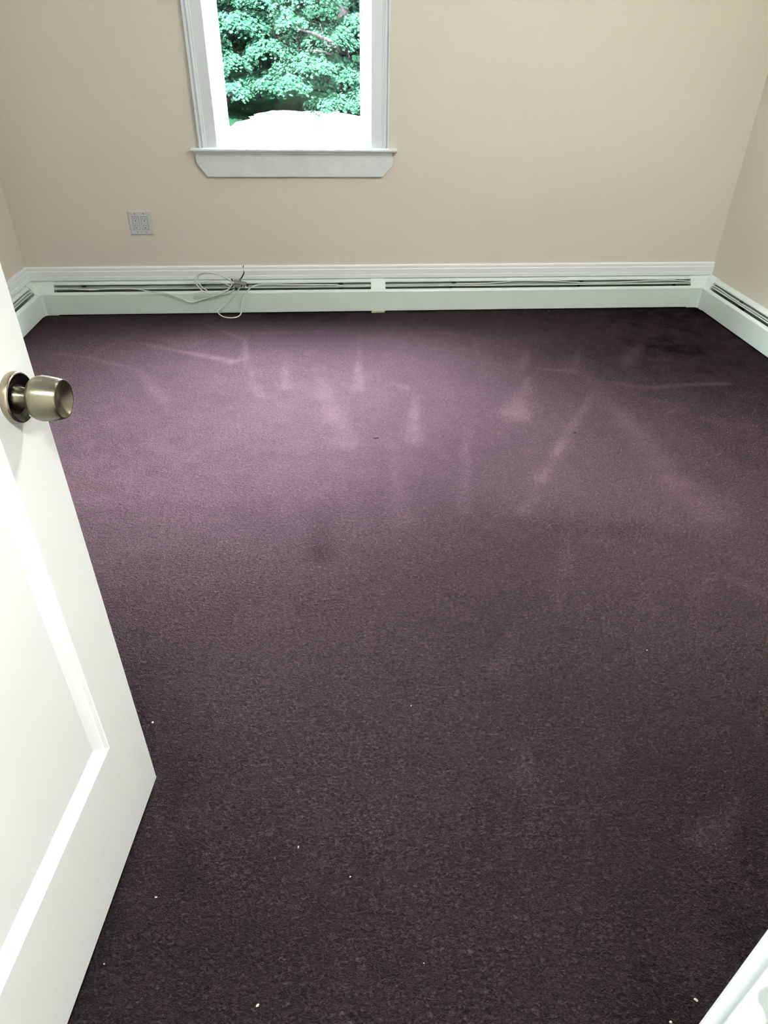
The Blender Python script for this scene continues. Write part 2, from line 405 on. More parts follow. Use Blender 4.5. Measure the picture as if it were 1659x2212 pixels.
# moulded side casing: flat with beads and an outer back band
cp = [(0, 0), (.0, .012), (.004, .015), (.058, .015), (.062, .018), (.066, .0165), (.070, .020), (.076, .022), (.081, .018), (.0835, .013), (.086, .013), (.0875, .024), (.096, .026), (.0975, .0)]
def side_casing(x, s):
    bm = bmesh.new(); pts = [(x+s*u, D-d) for u, d in cp]
    loft(bm, [[(a, b, WZ0+.012) for a, b in pts], [(a, b, WZ1+.09) for a, b in pts]]); return bm
wo('window_casing', side_casing(IX0, -1), M_trim); wo('window_casing', side_casing(IX1, 1), M_trim)
wo('window_casing', BM(((IX0, D-.018, WZ1-.005), (IX1, D, WZ1+.09))), M_trim, .003)
# stool with rounded nose
bm = bmesh.new(); ys = D-.042
sp = [(D+.09, .847), (ys+.006, .847), (ys+.001, .850), (ys-.001, .856), (ys+.001, .862), (ys+.006, .865), (D+.09, .865)]
def stoolring(x): return [(x, y, z) for y, z in sp]
loft(bm, [stoolring(-.690), stoolring(.390)])
wo('window_stool', bm, M_sill, .001)
# cove strip under the stool and the apron with clipped corners
bm = bmesh.new(); cvp = [(D, .847), (D-.030, .847), (D-.028, .838), (D-.021, .832), (D-.0185, .824), (D, .824)]
loft(bm, [[(-.668, y, z) for y, z in cvp], [(.366, y, z) for y, z in cvp]])
wo('stool_moulding', bm, M_sill)
ap = [(-.672, .826), (-.672, .795), (-.621, .727), (.316, .727), (.372, .785), (.372, .826)]
bm = bmesh.new(); loft(bm, [[(x, D, z) for x, z in ap], [(x, D-.018, z) for x, z in ap]])
wo('window_apron', bm, M_sill, .0012)
# jamb liners with balance tracks
bm = BM(((WX0, D-.001, WZ0), (IX0+.0, D+T, WZ1)), ((IX1, D-.001, WZ0), (WX1, D+T, WZ1)), ((IX0, D-.001, WZ1-.008), (IX1, D+T, WZ1)), ((IX0, D+.09, WZ0), (IX1, D+T+.03, WZ0+.012)))
for xx, s in ((IX0, 1), (IX1, -1)):
    for y in (.042, .088, .134):
        box(bm, tuple(min(a, b) if i == 0 else a for i, (a, b) in enumerate(zip((xx, D+y, WZ0+.012), (xx+s*.010, 0, 0)))), (max(xx, xx+s*.010), D+y+.004, WZ1-.008))
wo('jamb_liner', bm, M_vinyl)
# lower sash
SY0, SY1 = D+.095, D+.13
sash = wo('window_sash', BM(((IX0+.004, SY0, .872), (IX0+.052, SY1, 1.57)), ((IX1-.046, SY0, .872), (IX1-.004, SY1, 1.57)), ((IX0+.052, SY0, .872), (IX1-.046, SY1, .912)), ((IX0+.052, SY0, 1.53), (IX1-.046, SY1, 1.57))), M_vinyl, .002)
g = wo('window_pane', BM(((IX0+.05, SY0+.016, .91), (IX1-.044, SY0+.019, 1.532))), M_glass, 0, False, sash)
# upper sash in the outer track
sash = wo('window_sash', BM(((IX0+.004, SY1+.002, 1.54), (IX0+.048, SY1+.032, WZ1-.01)), ((IX1-.046, SY1+.002, 1.54), (IX1-.004, SY1+.032, WZ1-.01)), ((IX0+.048, SY1+.002, 1.54), (IX1-.046, SY1+.032, 1.575)), ((IX0+.048, SY1+.002, WZ1-.05), (IX1-.046, SY1+.032, WZ1-.01))), M_vinyl, .002)
g = wo('window_pane', BM(((IX0+.046, SY1+.014, 1.57), (IX1-.044, SY1+.017, WZ1-.048))), M_glass, 0, False, sash)

# ------------------------------------------------------------------ baseboard heaters
# profile (depth, height)
def sheet(prof, th):
    """offset an open polyline into a closed thin section"""
    P = [Vector(p) for p in prof]; out = []
    for i, p in enumerate(P):
        t = (P[min(i+1, len(P)-1)]-P[max(i-1, 0)]).normalized(); out.append(p+Vector((-t.y, t.x))*th)
    return [tuple(p) for p in P]+[tuple(p) for p in out[::-1]]
HOOD = sheet([(.003, .004), (.003, .184), (.030, .172), (.0305, .166)], .0014)
FRONT = sheet([(.052, .1315), (.066, .1265), (.069, .122), (.069, .010), (.064, .007)], .0014)
def heater(name, a, b, inward, label, brackets=()):
    """a, b: ends along the wall (2D), inward: unit 2D vector into the room"""
    a = Vector(a); b = Vector(b); n = Vector(inward); t = (b-a).normalized(); ln = (b-a).length
    root = empty(name, (a.x, a.y, 0)); tag(root, label, 'heater')
    def at(s, d, z): p = t*s+n*d; return (p.x, p.y, z)
    def ext(pr, s0, s1, bm=None):
        bm = bm or bmesh.new(); return loft(bm, [[at(s0, d, z) for d, z in pr], [at(s1, d, z) for d, z in pr]])
    obj('back_panel', ext(HOOD, 0, ln), M_heat, root)
    obj('front_panel', ext(FRONT, 0, ln), M_heat, root)
    # inner lining, then the swivelling damper blade standing in the slot
    obj('inner_lining', ext([(.0045, .02), (.0045, .181), (.006, .181), (.006, .02)], .002, ln-.002), M_heatin, root)
    dm = ext([(.0405, .146), (.0415, .1465), (.0135, .1600), (.013, .1590)], .001, ln-.001)
    obj('damper_edge', ext([(.0405, .1435), (.0435, .1425), (.0445, .1445), (.0415, .1475)], .001, ln-.001), M_heatdamp, root)
    obj('damper', dm, M_heatin, root)  # blade plate greyed to carry the shadow under the hood
    bm = bmesh.new(); p0 = at(.03, .034, .07); p1 = at(ln-.03, .034, .07)
    tube(bm, [Vector(p0), Vector(p1)], .011, 12)
    k = int((ln-.1)/.012)
    for i in range(k):
        s = .05+(ln-.1)*i/max(1, k-1); ext([(.012, .045), (.056, .045), (.056, .098), (.012, .098)], s, s+.0006, bm)
    obj('finned_pipe', bm, M_fin, root)
    for s in brackets:
        bm = ext([(.006, .10), (.060, .10), (.060, .120), (.050, .126), (.0465, .1335), (.046, .141), (.0395, .1425), (.0125, .158), (.0125, .1625), (.034, .1555), (.033, .1615), (.0075, .178), (.006, .178)], s-.012, s+.012)
        obj('bracket', bm, M_dark, root)
    return root
M_heatdamp = mat('damper_enamel', (.70, .78, .74), .4)
BX0, BX1 = -1.565, 2.205
JX0, JX1 = .252, .337
X = lambda s: s
heater('baseboard_heater', (BX0-.03, D), (JX0+.004, D), (0, -1), 'long white baseboard heater under the window, left of the joint cover', [ -1.395-BX0+.03, -.722-BX0+.03, .075-BX0+.03])
heater('baseboard_heater', (JX1-.004, D), (BX1+.02, D), (0, -1), 'long white baseboard heater on the back wall, right of the joint cover', [.752-JX1, 1.53-JX1, 2.13-JX1])
heater('baseboard_heater', (L, 3.99), (L, .75), (1, 0), 'white baseboard heater on the left wall, half hidden by the door', [.0, .9, 1.8])
heater('baseboard_heater', (R, 3.985), (R, .55), (-1, 0), 'white baseboard heater running along the right wall', [.02, .36, 1.2, 2.2])

# joint cover between the two back heaters, with its yellowed foot
COV = [(0, .0035), (0, .1885), (.004, .1885), (.032, .1745), (.0545, .1345), (.067, .1290), (.0712, .1235), (.0712, .006), (.068, .0035)]
jc = empty('heater_joint_cover', (JX0, D, 0)); tag(jc, 'narrow upright white joint cover between the two back wall heaters', 'heater cover')
bm = bmesh.new(); loft(bm, [[(0, -d, z) for d, z in COV], [(JX1-JX0, -d, z) for d, z in COV]]); obj('cover', bm, M_heat, jc, bevel=.0006)
bm = BM(((-.0, -.083, 0), (.080, -.0705, .0085)), ((-.0, -.083, .0085), (.004, -.0705, .011)), ((.076, -.083, .0085), (.080, -.0705, .011)))
tag(obj('foot_lip', bm, M_foot, jc, bevel=.001), 'yellowed lip sticking out at the bottom')
# inside corner covers
def corner(loc_, sx, xe, ye, label):
    """sx = 1 for the left corner (room towards +x), -1 for the right"""
    W = L if sx == 1 else R
    root = empty('heater_corner_cover', (W, D, 0)); tag(root, label, 'heater cover')
    ch = .012
    rings = [[(xe-W, -d, z) for d, z in COV], [], [], [(sx*d, ye-D, z) for d, z in COV]]
    for d, z in COV:
        rings[1].append((sx*(d+ch*(d > .05)+.0005), -d, z)); rings[2].append((sx*d, -(d+ch*(d > .05)+.0005), z))
    bm = bmesh.new(); loft(bm, rings); obj('cover', bm, M_heat, root, bevel=.0006); return root
corner(0, 1, BX0+.005, 3.972, 'folded white corner cover joining the heaters in the left corner')
corner(0, -1, BX1-.0, 3.945, 'folded white corner cover joining the heaters in the right corner')

# ------------------------------------------------------------------ outlet
ot = empty('wall_outlet', (-1.020, D, .493)); tag(ot, 'white double outlet plate with four sockets on the cream wall', 'outlet')
pw, ph = .062, .062
bm = bmesh.new()
loft(bm, [[(-pw, 0, -ph), (pw, 0, -ph), (pw, 0, ph), (-pw, 0, ph)], [(-pw, -.003, -ph), (pw, -.003, -ph), (pw, -.003, ph), (-pw, -.003, ph)], [(-pw+.005, -.0065, -ph+.005), (pw-.005, -.0065, -ph+.005), (pw-.005, -.0065, ph-.005), (-pw+.005, -.0065, ph-.005)]])
obj('cover_plate', bm, M_plate, ot)
for cx in (-.0235, .0235):
    rc = obj('receptacle', BM(((cx-.0165, -.0085, -.0335), (cx+.0165, -.004, .0335))), M_recep, ot, bevel=.001)
    fr = BM(((cx-.0178, -.0067, -.0348), (cx+.0178, -.005, .0348))); obj('receptacle_gap', fr, M_dust, ot)
    for cz in (.018, -.018):
        bm = BM(((cx-.0078, -.0090, cz+.001), (cx-.0060, -.0080, cz+.009)), ((cx+.0052, -.0090, cz+.002), (cx+.0068, -.0080, cz+.009)))
        k = 12; loft(bm, [[(cx-.0003+.0028*math.cos(2*PI*i/k), y, cz-.006+.0028*math.sin(2*PI*i/k)) for i in range(k)] for y in (-.009, -.008)])
        obj('socket_slots', bm, M_slot, rc)
    for cz in (.047, -.047):
        bm = bmesh.new(); lathe(bm, [(.0028, 0), (.003, .0006), (.002, .0012)], 14); o = obj('screw', bm, M_cast, ot); o.rotation_euler = (PI/2, 0, 0); o.location = (cx, -.0063, cz)

# ------------------------------------------------------------------ cables and splitter
def cable(pts, label, r=.0034, ends=(), group=None, m=M_cable):
    root = empty('coaxial_cable', pts[0]); tag(root, label, 'cable')
    o = Vector(pts[0]); bm = bmesh.new(); tube(bm, [p-o for p in smooth_path(pts)], r, 10); obj('cable_jacket', bm, m, root, True)
    for a, b in ends:     # crimped ferrule from point a towards b
        a = Vector(a)-o; b = Vector(b)-o; d = (b-a).normalized(); bm = bmesh.new()
        tube(bm, [a, a+d*.008], .0042, 12); tube(bm, [a+d*.008, a+d*.013], .0048, 12); tube(bm, [a+d*.013, a+d*.022], .0058, 6)
        obj('connector', bm, M_steel, root)
        bm = bmesh.new(); tube(bm, [a+d*.0085, a+d*.0135], .0060, 14); obj('connector_seal', bm, M_black, root)
    return root
cable([(-1.585, 4.030, .150), (-1.555, 4.030, .1505), (-1.472, 4.019, .151), (-1.342, 4.009, .147), (-1.262, 4.004, .154), (-1.105, 3.997, .154), (-1.003, 3.989, .137), (-.925, 3.986, .130), (-.85, 3.984, .101), (-.793, 3.984, .077), (-.72, 3.984, .095), (-.638, 3.984, .115), (-.573, 3.981, .130), (-.538, 3.980, .150)],
      'white cable lying along the left heater and dipping to the splitter', ends=[((-.538, 3.980, .150), (-.512, 3.985, .174))])
cable([(-.560, 3.976, .160), (-.581, 3.974, .149), (-.647, 3.967, .137), (-.712, 3.967, .145), (-.745, 3.967, .185), (-.748, 3.967, .221), (-.713, 3.967, .247), (-.659, 3.967, .249), (-.597, 3.968, .230), (-.556, 3.972, .204), (-.552, 3.968, .176), (-.600, 3.958, .140), (-.670, 3.955, .133), (-.728, 3.957, .150)],
      'white cable coiled in a wide loop left of the splitter', ends=[((-.560, 3.976, .160), (-.536, 3.985, .180))])
cable([(-.740, 3.952, .146), (-.690, 3.954, .150), (-.722, 3.976, .170), (-.738, 3.978, .206), (-.725, 3.978, .232), (-.682, 3.978, .243), (-.619, 3.978, .236), (-.574, 3.982, .212), (-.548, 3.984, .188)],
      'thin grey-white cable nested inside the wide cable loop', r=.0030)
cable([(-.505, 3.983, .160), (-.537, 3.975, .124), (-.589, 3.962, .075), (-.635, 3.955, .042), (-.642, 3.948, .027), (-.617, 3.932, .010), (-.572, 3.922, .004), (-.533, 3.932, .006), (-.511, 3.948, .022), (-.506, 3.966, .06), (-.491, 3.979, .105), (-.456, 3.993, .146), (-.411, 4.009, .165), (-.358, 4.014, .168), (-.238, 4.018, .164), (-.077, 4.018, .161), (.031, 4.022, .158), (.085, 4.027, .150), (.166, 4.028, .150), (.258, 4.028, .151)],
      'white cable drooping from the splitter to the carpet and into the heater slot', ends=[((-.505, 3.983, .160), (-.488, 3.990, .182))])
cable([(-.556, 3.986, .167), (-.605, 3.988, .186), (-.67, 3.990, .197), (-.723, 3.990, .188), (-.737, 3.985, .203)],
      'short white cable crossing the middle of the wide loop', r=.0032)
cable([(.330, 4.029, .152), (.524, 4.029, .152), (.69, 4.029, .152), (.913, 4.029, .155), (1.053, 4.034, .161), (1.115, 4.042, .164), (1.251, 4.042, .163), (1.363, 4.036, .163), (1.535, 4.030, .153), (1.75, 4.030, .153), (1.906, 4.029, .160), (2.052, 4.032, .163), (2.165, 4.031, .158), (2.225, 4.030, .150)],
      'thin white wire threaded through the slot of the right back heater', r=.0028)
cable([(-1.668, 3.995, .138), (-1.661, 3.955, .155), (-1.654, 3.88, .168), (-1.662, 3.80, .162), (-1.670, 3.70, .155), (-1.668, 3.5, .153), (-1.668, 3.1, .153), (-1.680, 2.9, .12)],
      'white cable arching out of the left wall heater slot')
cable([(2.306, 3.975, .140), (2.300, 3.925, .157), (2.304, 3.84, .157), (2.305, 3.72, .152), (2.305, 3.5, .153), (2.305, 3.1, .153), (2.32, 2.9, .12)],
      'pale wire lying in the right wall heater slot', r=.0030)
tw = empty('stub_wire', (-.507, 3.983, .200)); tag(tw, 'short black and white wire ends sticking up above the splitter', 'wire')
o_ = Vector((-.507, 3.983, .200))
bm = bmesh.new(); tube(bm, smooth_path([Vector(p)-o_ for p in ((-.505, 3.983, .203), (-.488, 3.983, .221), (-.474, 3.983, .243), (-.476, 3.983, .262), (-.483, 3.983, .281))], 5), .0032, 8); obj('white_wire', bm, M_cable, tw, True)
bm = bmesh.new(); tube(bm, smooth_path([Vector(p)-o_ for p in ((-.496, 3.978, .210), (-.483, 3.978, .228), (-.475, 3.978, .243), (-.474, 3.979, .252))], 5), .0040, 8, .0028); tube(bm, smooth_path([Vector(p)-o_ for p in ((-.476, 3.982, .262), (-.4765, 3.984, .270), (-.473, 3.986, .284))], 4), .0022, 6); obj('black_sleeve', bm, M_black, tw, True)
bm = bmesh.new(); tube(bm, [Vector((.004, -.004, .002)), Vector((.010, -.004, .008))], .0060, 6); obj('connector', bm, M_steel, tw)

SP = Vector((-.502, 3.990, .181))
sp_ = empty('cable_splitter', SP); tag(sp_, 'small grey metal cable splitter lying on the heater under the window', 'cable splitter')
ax = Vector((.97, 0, -.17)).normalized(); dn = Vector((-.42, -.45, -.62)).normalized(); dn = (dn-ax*dn.dot(ax)).normalized(); nn = ax.cross(dn).normalized()
Rm = Matrix((ax, dn, nn)).transposed().to_4x4()
def so_(name, bm, m, parent=sp_, smooth=False, bevel=0):
    o = obj(name, bm, m, parent, smooth, bevel)
    if parent is sp_: o.matrix_basis = Rm
    return o
so_('splitter_body', BM(((-.034, -.012, -.008), (.034, .010, .006))), M_cast, bevel=.003)
so_('splitter_flange', BM(((-.040, -.016, .004), (.030, -.002, .0075))), M_steel, bevel=.003)
for xx in (-.024, 0, .024):
    bm = bmesh.new(); tube(bm, [Vector((xx, .008, 0)), Vector((xx, .020, 0))], .0048, 12); so_('output_port', bm, M_steel)
bm = bmesh.new(); tube(bm, [Vector((-.006, -.026, 0)), Vector((-.006, -.010, 0))], .0048, 12); so_('input_port', bm, M_steel)
bm = bmesh.new(); tube(bm, [Vector((.030, 0, -.002)), Vector((.046, .006, -.004))], .006, 8, .009); so_('grounding_screw', bm, M_black)
bm = bmesh.new(); tube(bm, [Vector((-.052, -.018, 0)), Vector((-.044, -.004, 0))], .0042, 8); so_('mounting_tab', bm, M_black)

# ------------------------------------------------------------------ door
DA = .1254
dr = struct(empty('door_1', (-.4124, .917, 0), 0))
en = Vector((math.cos(DA), -math.sin(DA), 0)); eu = Vector((-math.sin(DA), -math.cos(DA), 0))
DM = Matrix((eu, en, Vector((0, 0, 1)))).transposed().to_4x4()   # local x = along the door from its free edge, y = out of the face, z up
DM.translation = dr.location
dr.matrix_world = DM
DW, DH, TH, ZB = .750, 2.03, .035, .014
def dobj(name, bm, m, **k): return obj(name, bm, m, dr, **k)
OW, OZ, OT = .116, .280, 1.90
IW, IZ, IT = .147, .311, 1.869
rec = .0115
bm = bmesh.new()
def frame_side(y, yr):
    o = [(0, ZB), (DW, ZB), (DW, DH), (0, DH)]; a = [(OW, OZ), (DW-OW, OZ), (DW-OW, OT), (OW, OT)]
    # moulding cross-section rings between opening edge and panel
    steps = [(0, 0), (.05, .0015), (.30, .0035), (.36, .0055), (.62, .0085), (.70, .0092), (1, 1)]
    rings = [[(x, y, z) for x, z in o], [(x, y, z) for x, z in a]]
    s = 1 if yr < y else -1
    for t, dp in steps[1:]:
        dpt = rec if dp == 1 else dp
        e = (IW-OW)*t
        rings.append([(OW+e, y-s*dpt, OZ+e), (DW-OW-e, y-s*dpt, OZ+e), (DW-OW-e, y-s*dpt, OT-e), (OW+e, y-s*dpt, OT-e)])
    R_ = [[bm.verts.new(p) for p in r] for r in rings]
    for i in range(len(R_)-1):
        for j in range(4): bm.faces.new((R_[i][j], R_[i][(j+1) % 4], R_[i+1][(j+1) % 4], R_[i+1][j]))
    bm.faces.new(R_[-1]); return R_[0]
A = frame_side(0, -1); B = frame_side(-TH, 1)
for j in range(4): bm.faces.new((A[j], A[(j+1) % 4], B[(j+1) % 4], B[j]))
dobj('door_leaf', bm, M_door)
def knobset(y0, s):
    ks = obj('door_knob', lathe(bmesh.new(), [(.0175, .006), (.0150, .009), (.0135, .014), (.0130, .020), (.0138, .0245), (.0150, .0255), (.0155, .0262), (.022, .0265), (.0265, .029), (.0292, .034), (.0302, .040), (.0296, .047), (.0282, .056), (.0268, .064), (.0258, .0672), (.0248, .0682), (.0236, .0672), (.018, .0645), (.009, .0625), (.0012, .0620)], 64), M_brush, dr, True)
    ks.rotation_euler = (-s*PI/2, 0, 0); ks.location = (.061, y0, .953)
    ro = obj('rosette', lathe(bmesh.new(), [(.0335, 0), (.0345, .003), (.0340, .0085), (.0330, .0105), (.0318, .0108)], 64, True, False), M_brassrim, ks, True)
    tag(ro, 'worn brass rim around the blackened dish')
    rd = obj('rosette_dish', lathe(bmesh.new(), [(.0318, .0108), (.0305, .0095), (.027, .0065), (.021, .0045), (.014, .0050), (.010, .007)], 64, False, True), M_brassdark, ks, True)
    tag(rd, 'blackened concave dish behind the knob')
    return ks
k1 = knobset(0, 1); tag(k1, 'antique brass knob with a dished end'); knobset(-TH, -1)
o = dobj('latch_plate', BM(((-.0012, -.029, .925), (.001, -.006, .981)), ((-.010, -.024, .945), (.001, -.011, .961))), M_steel)
for z in (.25, 1.05, 1.8):
    bm = BM(((DW-.002, -.034, z-.045), (DW+.0015, -.004, z+.045))); tube(bm, [Vector((DW+.004, .0, z-.045)), Vector((DW+.004, .0, z+.045))], .005, 12)
    dobj('hinge', bm, M_brassrim)

# ------------------------------------------------------------------ lamps (above and behind the photographer's frame)
def ceiling_lamp(name, x, y, r, st, col, label):
    root = empty(name, (x, y, CH-.10)); tag(root, label, 'lamp')
    bm = bmesh.new(); lathe(bm, [(r*1.04, .075), (r*1.06, .10)], 40); obj('lamp_base', bm, M_steel, root)
    bm = bmesh.new(); lathe(bm, [(.01, 0), (r*.45, .006), (r*.75, .022), (r*.93, .045), (r, .075)], 40); obj('lamp_shade', bm, emis('lit_glass', col, st), root, True)
ceiling_lamp('ceiling_lamp', 1.15, 1.9, .13, ROOM_LAMP, (1, .975, .93), 'round ceiling lamp lit over the carpet')
ceiling_lamp('ceiling_lamp', -.08, -.28, .12, ADDED_HALL_LAMP, (.95, 1, .98), 'added round lamp in the hall brightening door and jamb')  # unseen lamp, added to brighten the door and jamb

# ------------------------------------------------------------------ specks on the carpet
def chip(r, seed, flat=.5, el=1.0):
    rnd = random.Random(seed); bm = bmesh.new(); bmesh.ops.create_icosphere(bm, subdivisions=2, radius=r)
    for v in bm.verts:
        v.co *= rnd.uniform(.7, 1.2); v.co.z = max(v.co.z*flat, -.0008); v.co.x *= el
    return bm
def crumb(name, x, y, r, m, label, group=None, el=1.0, rz=0, z=.0012):
    o = obj(name, chip(r, int(abs(x*1e4))), m); o.location = (x, y, z); o.rotation_euler = (0, 0, rz); tag(o, label, 'crumb', group); o.scale = (el, 1, 1); return o
crumb('lint', -.454, 1.075, 0.0030, M_white, 'white crumb on the carpet just right of the door edge')
crumb('lint', .589, .427, 0.0026, M_white, 'largest white lint flake near the door jamb at lower right', el=1.7, rz=-.7)
crumb('lint', .532, .399, 0.0020, M_white, 'pale lint flake at the very bottom edge near the jamb', el=1.5)
crumb('lint', -.161, .474, 0.0022, M_white, 'pale crumb at the bottom middle left of the carpet', el=1.4, rz=.6)
crumb('lint', .004, .678, 0.0014, M_white, 'tiny round white speck in the middle of the near carpet')
crumb('lint', -.099, .745, 0.0012, M_white, 'faint thin fibre left of the tiny round speck', el=2.2, rz=1.3)
crumb('lint', -.367, .666, 0.0013, M_white, 'tiny pale double speck near the door bottom', el=2.0)
crumb('lint', -.436, .557, 0.0013, M_white, 'tiny pale speck beside the lowest visible door edge')
crumb('lint', .169, 1.083, 0.0014, M_white, 'tiny upright white fibre in the carpet centre', el=1.6, rz=1.4)
crumb('lint', .827, 1.225, 0.0016, M_white, 'small white speck on the right half of the carpet')
crumb('lint', .129, .517, 0.0010, M_white, 'minute white speck at the bottom centre of the carpet')
crumb('dark_lint', .175, 2.445, .0065, M_darkbit, 'small dark fleck lying on the carpet below the window', el=1.9, z=.002)
crumb('dark_lint', 1.009, 2.448, .0075, M_darkbit, 'dark curled fleck on the carpet right of centre', el=1.4, z=.002)
crumb('dark_lint', 1.016+.012, 2.440, .0045, M_darkbit, 'smaller dark bit touching the curled fleck', el=1.4, z=.002)
for i, (x, y, r) in enumerate(((-.93, 3.985, .004), (-.30, 3.978, .003), (.17, 3.975, .004), (-.40, 3.975, .003), (1.33, 3.975, .006))):
    crumb('lint', x, y, r, M_dust, ['grey dust bit left of the cable loop at the heater foot', 'grey dust bit under the left back heater, right of the cable droop', 'grey dust bit just left of the joint cover foot', 'small grey dust bit beside the cable droop at the heater foot', 'grey lump under the right back heater'][i])


# ------------------------------------------------------------------ outdoors
GZ = -1.25
def ground():
    st = .45; xs = np.arange(-24, 22.1, st); ys = np.arange(D+T+.02, 62, st); V = []; Fc = []
    rng = np.random.RandomState(5)
    for i, x in enumerate(xs):
        for j, y in enumerate(ys):
            z = GZ + .27*math.exp(-((x+.7)/2.1)**4-((y-28)/5.0)**2) + .025*max(0, y-34) + rng.uniform(-.05, .05)
            V.append((x, y, z))
    ny = len(ys)
    for i in range(len(xs)-1):
        for j in range(ny-1): Fc.append((i*ny+j, (i+1)*ny+j, (i+1)*ny+j+1, i*ny+j+1))
    me = bpy.data.meshes.new('gravel_yard'); me.from_pydata(V, [], Fc); o = link('gravel_yard', me, M_gravel)
    for p in me.polygons: p.use_smooth = True
    return tag(struct(o), 'sunlit pale gravel yard outside the window', 'ground')
ground()
rng = np.random.RandomState(11)
# five-pointed leaf outline
LEAF = np.array([(0, -.45), (.14, -.12), (.5, -.05), (.26, .14), (.34, .42), (.1, .3), (0, .6), (-.1, .3), (-.34, .42), (-.26, .14), (-.5, -.05), (-.14, -.12)])
def leaves(centers, normals, size, rng):
    n = len(centers); k = len(LEAF)
    a = rng.uniform(0, 2*PI, n); nrm = normals/np.linalg.norm(normals, axis=1)[:, None]
    ref = np.stack([np.cos(a), np.sin(a), rng.uniform(-.2, .2, n)], 1)
    u = np.cross(nrm, ref); u /= np.linalg.norm(u, axis=1)[:, None]; v = np.cross(nrm, u)
    s = size*rng.uniform(.7, 1.25, n)[:, None]
    P = centers[:, None, :] + s[:, None]*(LEAF[None, :, :1]*u[:, None, :] + LEAF[None, :, 1:]*v[:, None, :])
    return P.reshape(-1, 3)
def tree(x, y, h, blobs, nleaf, size, lm, bm_, label, rtrunk=.22, lean=0.0, zb=None, branches=(), seed=0, low=.0):
    rg = np.random.RandomState(seed)
    zb = GZ+.2 if zb is None else zb
    root = empty('maple_tree', (x, y, zb)); tag(root, label, 'tree')
    bm = bmesh.new(); tp = [Vector((lean*t*t*h+.08*math.sin(5*t+seed), .1*math.sin(3*t), -.5+t*(h+.3))) for t in [i/9 for i in range(10)]]
    tube(bm, tp, rtrunk, 10, rtrunk*.3)
    obj('trunk', bm, bm_, root, True)
    C = []; N = []
    # tiers: flattened domes of leaves, each reached by a branch
    for (bx, by, bz, br) in blobs:
        n = int(nleaf*br*br)
        th = rg.uniform(0, 2*PI, n); q = np.sqrt(rg.uniform(0, 1, n)); lob = 1+.22*np.sin(3*th+bx*7)+.12*np.sin(7*th+bz*5)
        px = bx+br*q*np.cos(th)*lob; py = by+br*.8*q*np.sin(th)*lob
        dome = br*.42*(1-q**2); sub = .10*np.sin(px*6+bz)*np.cos(py*6)
        pz = bz+dome+sub+rg.normal(0, .05, n)-.25*rg.uniform(0, 1, n)**3*br
        C.append(np.stack([px, py, pz], 1))
        N.append(np.stack([.75*np.cos(th)*q+rg.normal(0, .35, n), .75*np.sin(th)*q+rg.normal(0, .35, n)-.35, np.ones(n)], 1))
        t0 = max(0.05, min(.9, (bz-.5)/h)); o = Vector((lean*t0*t0*h, 0, t0*h)); e = Vector((bx, by, bz+br*.1))
        mid = (o+e)/2+Vector((0, 0, .12)); bb = bmesh.new()
        tube(bb, smooth_path([o, mid, e], 3), .05, 6, .012)
        obj('branch', bb, bm_, root, True)
    C = np.concatenate(C); N = np.concatenate(N)
    P = leaves(C, N, size, rg); k = len(LEAF)
    me = bpy.data.meshes.new('foliage'); nv = len(P)
    me.vertices.add(nv); me.vertices.foreach_set('co', P.astype(np.float32).ravel())
    me.loops.add(nv); me.loops.foreach_set('vertex_index', np.arange(nv, dtype=np.int32))
    me.polygons.add(nv//k); me.polygons.foreach_set('loop_start', np.arange(0, nv, k, dtype=np.int32)); me.polygons.foreach_set('loop_total', np.full(nv//k, k, dtype=np.int32))
    me.update(calc_edges=True); me.validate()
    link('foliage', me, lm, root)
    for pts, r0, r1 in branches:
        bm = bmesh.new(); tube(bm, smooth_path(pts, 5), r0, 8, r1); obj('bare_branch', bm, bm_, root, True)
    return root
def blobs(n, rx, ry, z0, z1, r0, r1, seed):
    rg = random.Random(seed); out = []
    for i in range(n):
        z = z0+(z1-z0)*(i+rg.random()*.8)/n; f = 1-.35*max(0, (z-z0)/(z1-z0)-.5)*2
        a = rg.uniform(0, 2*PI) if i % 2 else rg.uniform(PI, 2*PI)
        q = rg.uniform(.25, 1)*f
        out.append((rx*q*math.cos(a), ry*q*math.sin(a), z, rg.uniform(r0, r1)))
    return out
tree(.88, 30.5, 8.5, [(0.57, -1.2, 2.6, 1.0), (1.87, -1.0, 2.35, 0.9), (-0.73, -1.6, 1.55, 1.0), (0.17, -1.4, 1.15, 1.1), (1.47, -1.8, 1.2, 1.1), (2.47, -1.4, 1.7, 1.0), (-1.43, -1.6, 1.0, 0.9), (-2.03, -1.5, 0.75, 0.8), (2.17, -2.2, 0.55, 1.0), (0.77, -2.2, 0.5, 1.0), (-0.43, -2.2, 0.35, 0.9), (3.47, -1.2, 2.3, 1.1), (3.57, -1.8, 1.1, 1.1), (-0.33, 0.8, 3.9, 1.2), (2.17, 0.5, 4.2, 1.3), (1.17, 0, 5.4, 1.5), (-0.23, 0.4, 5.0, 1.2), (2.97, 0.3, 5.5, 1.3), (1.17, 0, 6.8, 1.3), (1.37, 0, 8, 1.0)],
     1500, .13, M_leaf, M_bark, 'maple with a bare limb at the right side of the window', .30, 0, None,
     [([Vector((0, -.15, 1.85)), Vector((-.2, -1.3, 2.0)), Vector((-.388, -2.25, 2.21)), Vector((-.73, -2.35, 2.35)), Vector((-1.2, -2.35, 2.5)), Vector((-1.75, -2.35, 2.62))], .085, .03),
      ([Vector((-.42, -2.25, 2.16)), Vector((-.6, -2.4, 2.12)), Vector((-.72, -2.4, 2.3)), Vector((-.85, -2.4, 2.75))], .03, .010),
      ([Vector((0, -.15, 1.7)), Vector((-.4, -1.6, 1.85)), Vector((-.79, -2.3, 1.96)), Vector((-1.32, -2.35, 2.0))], .055, .035)], 1)
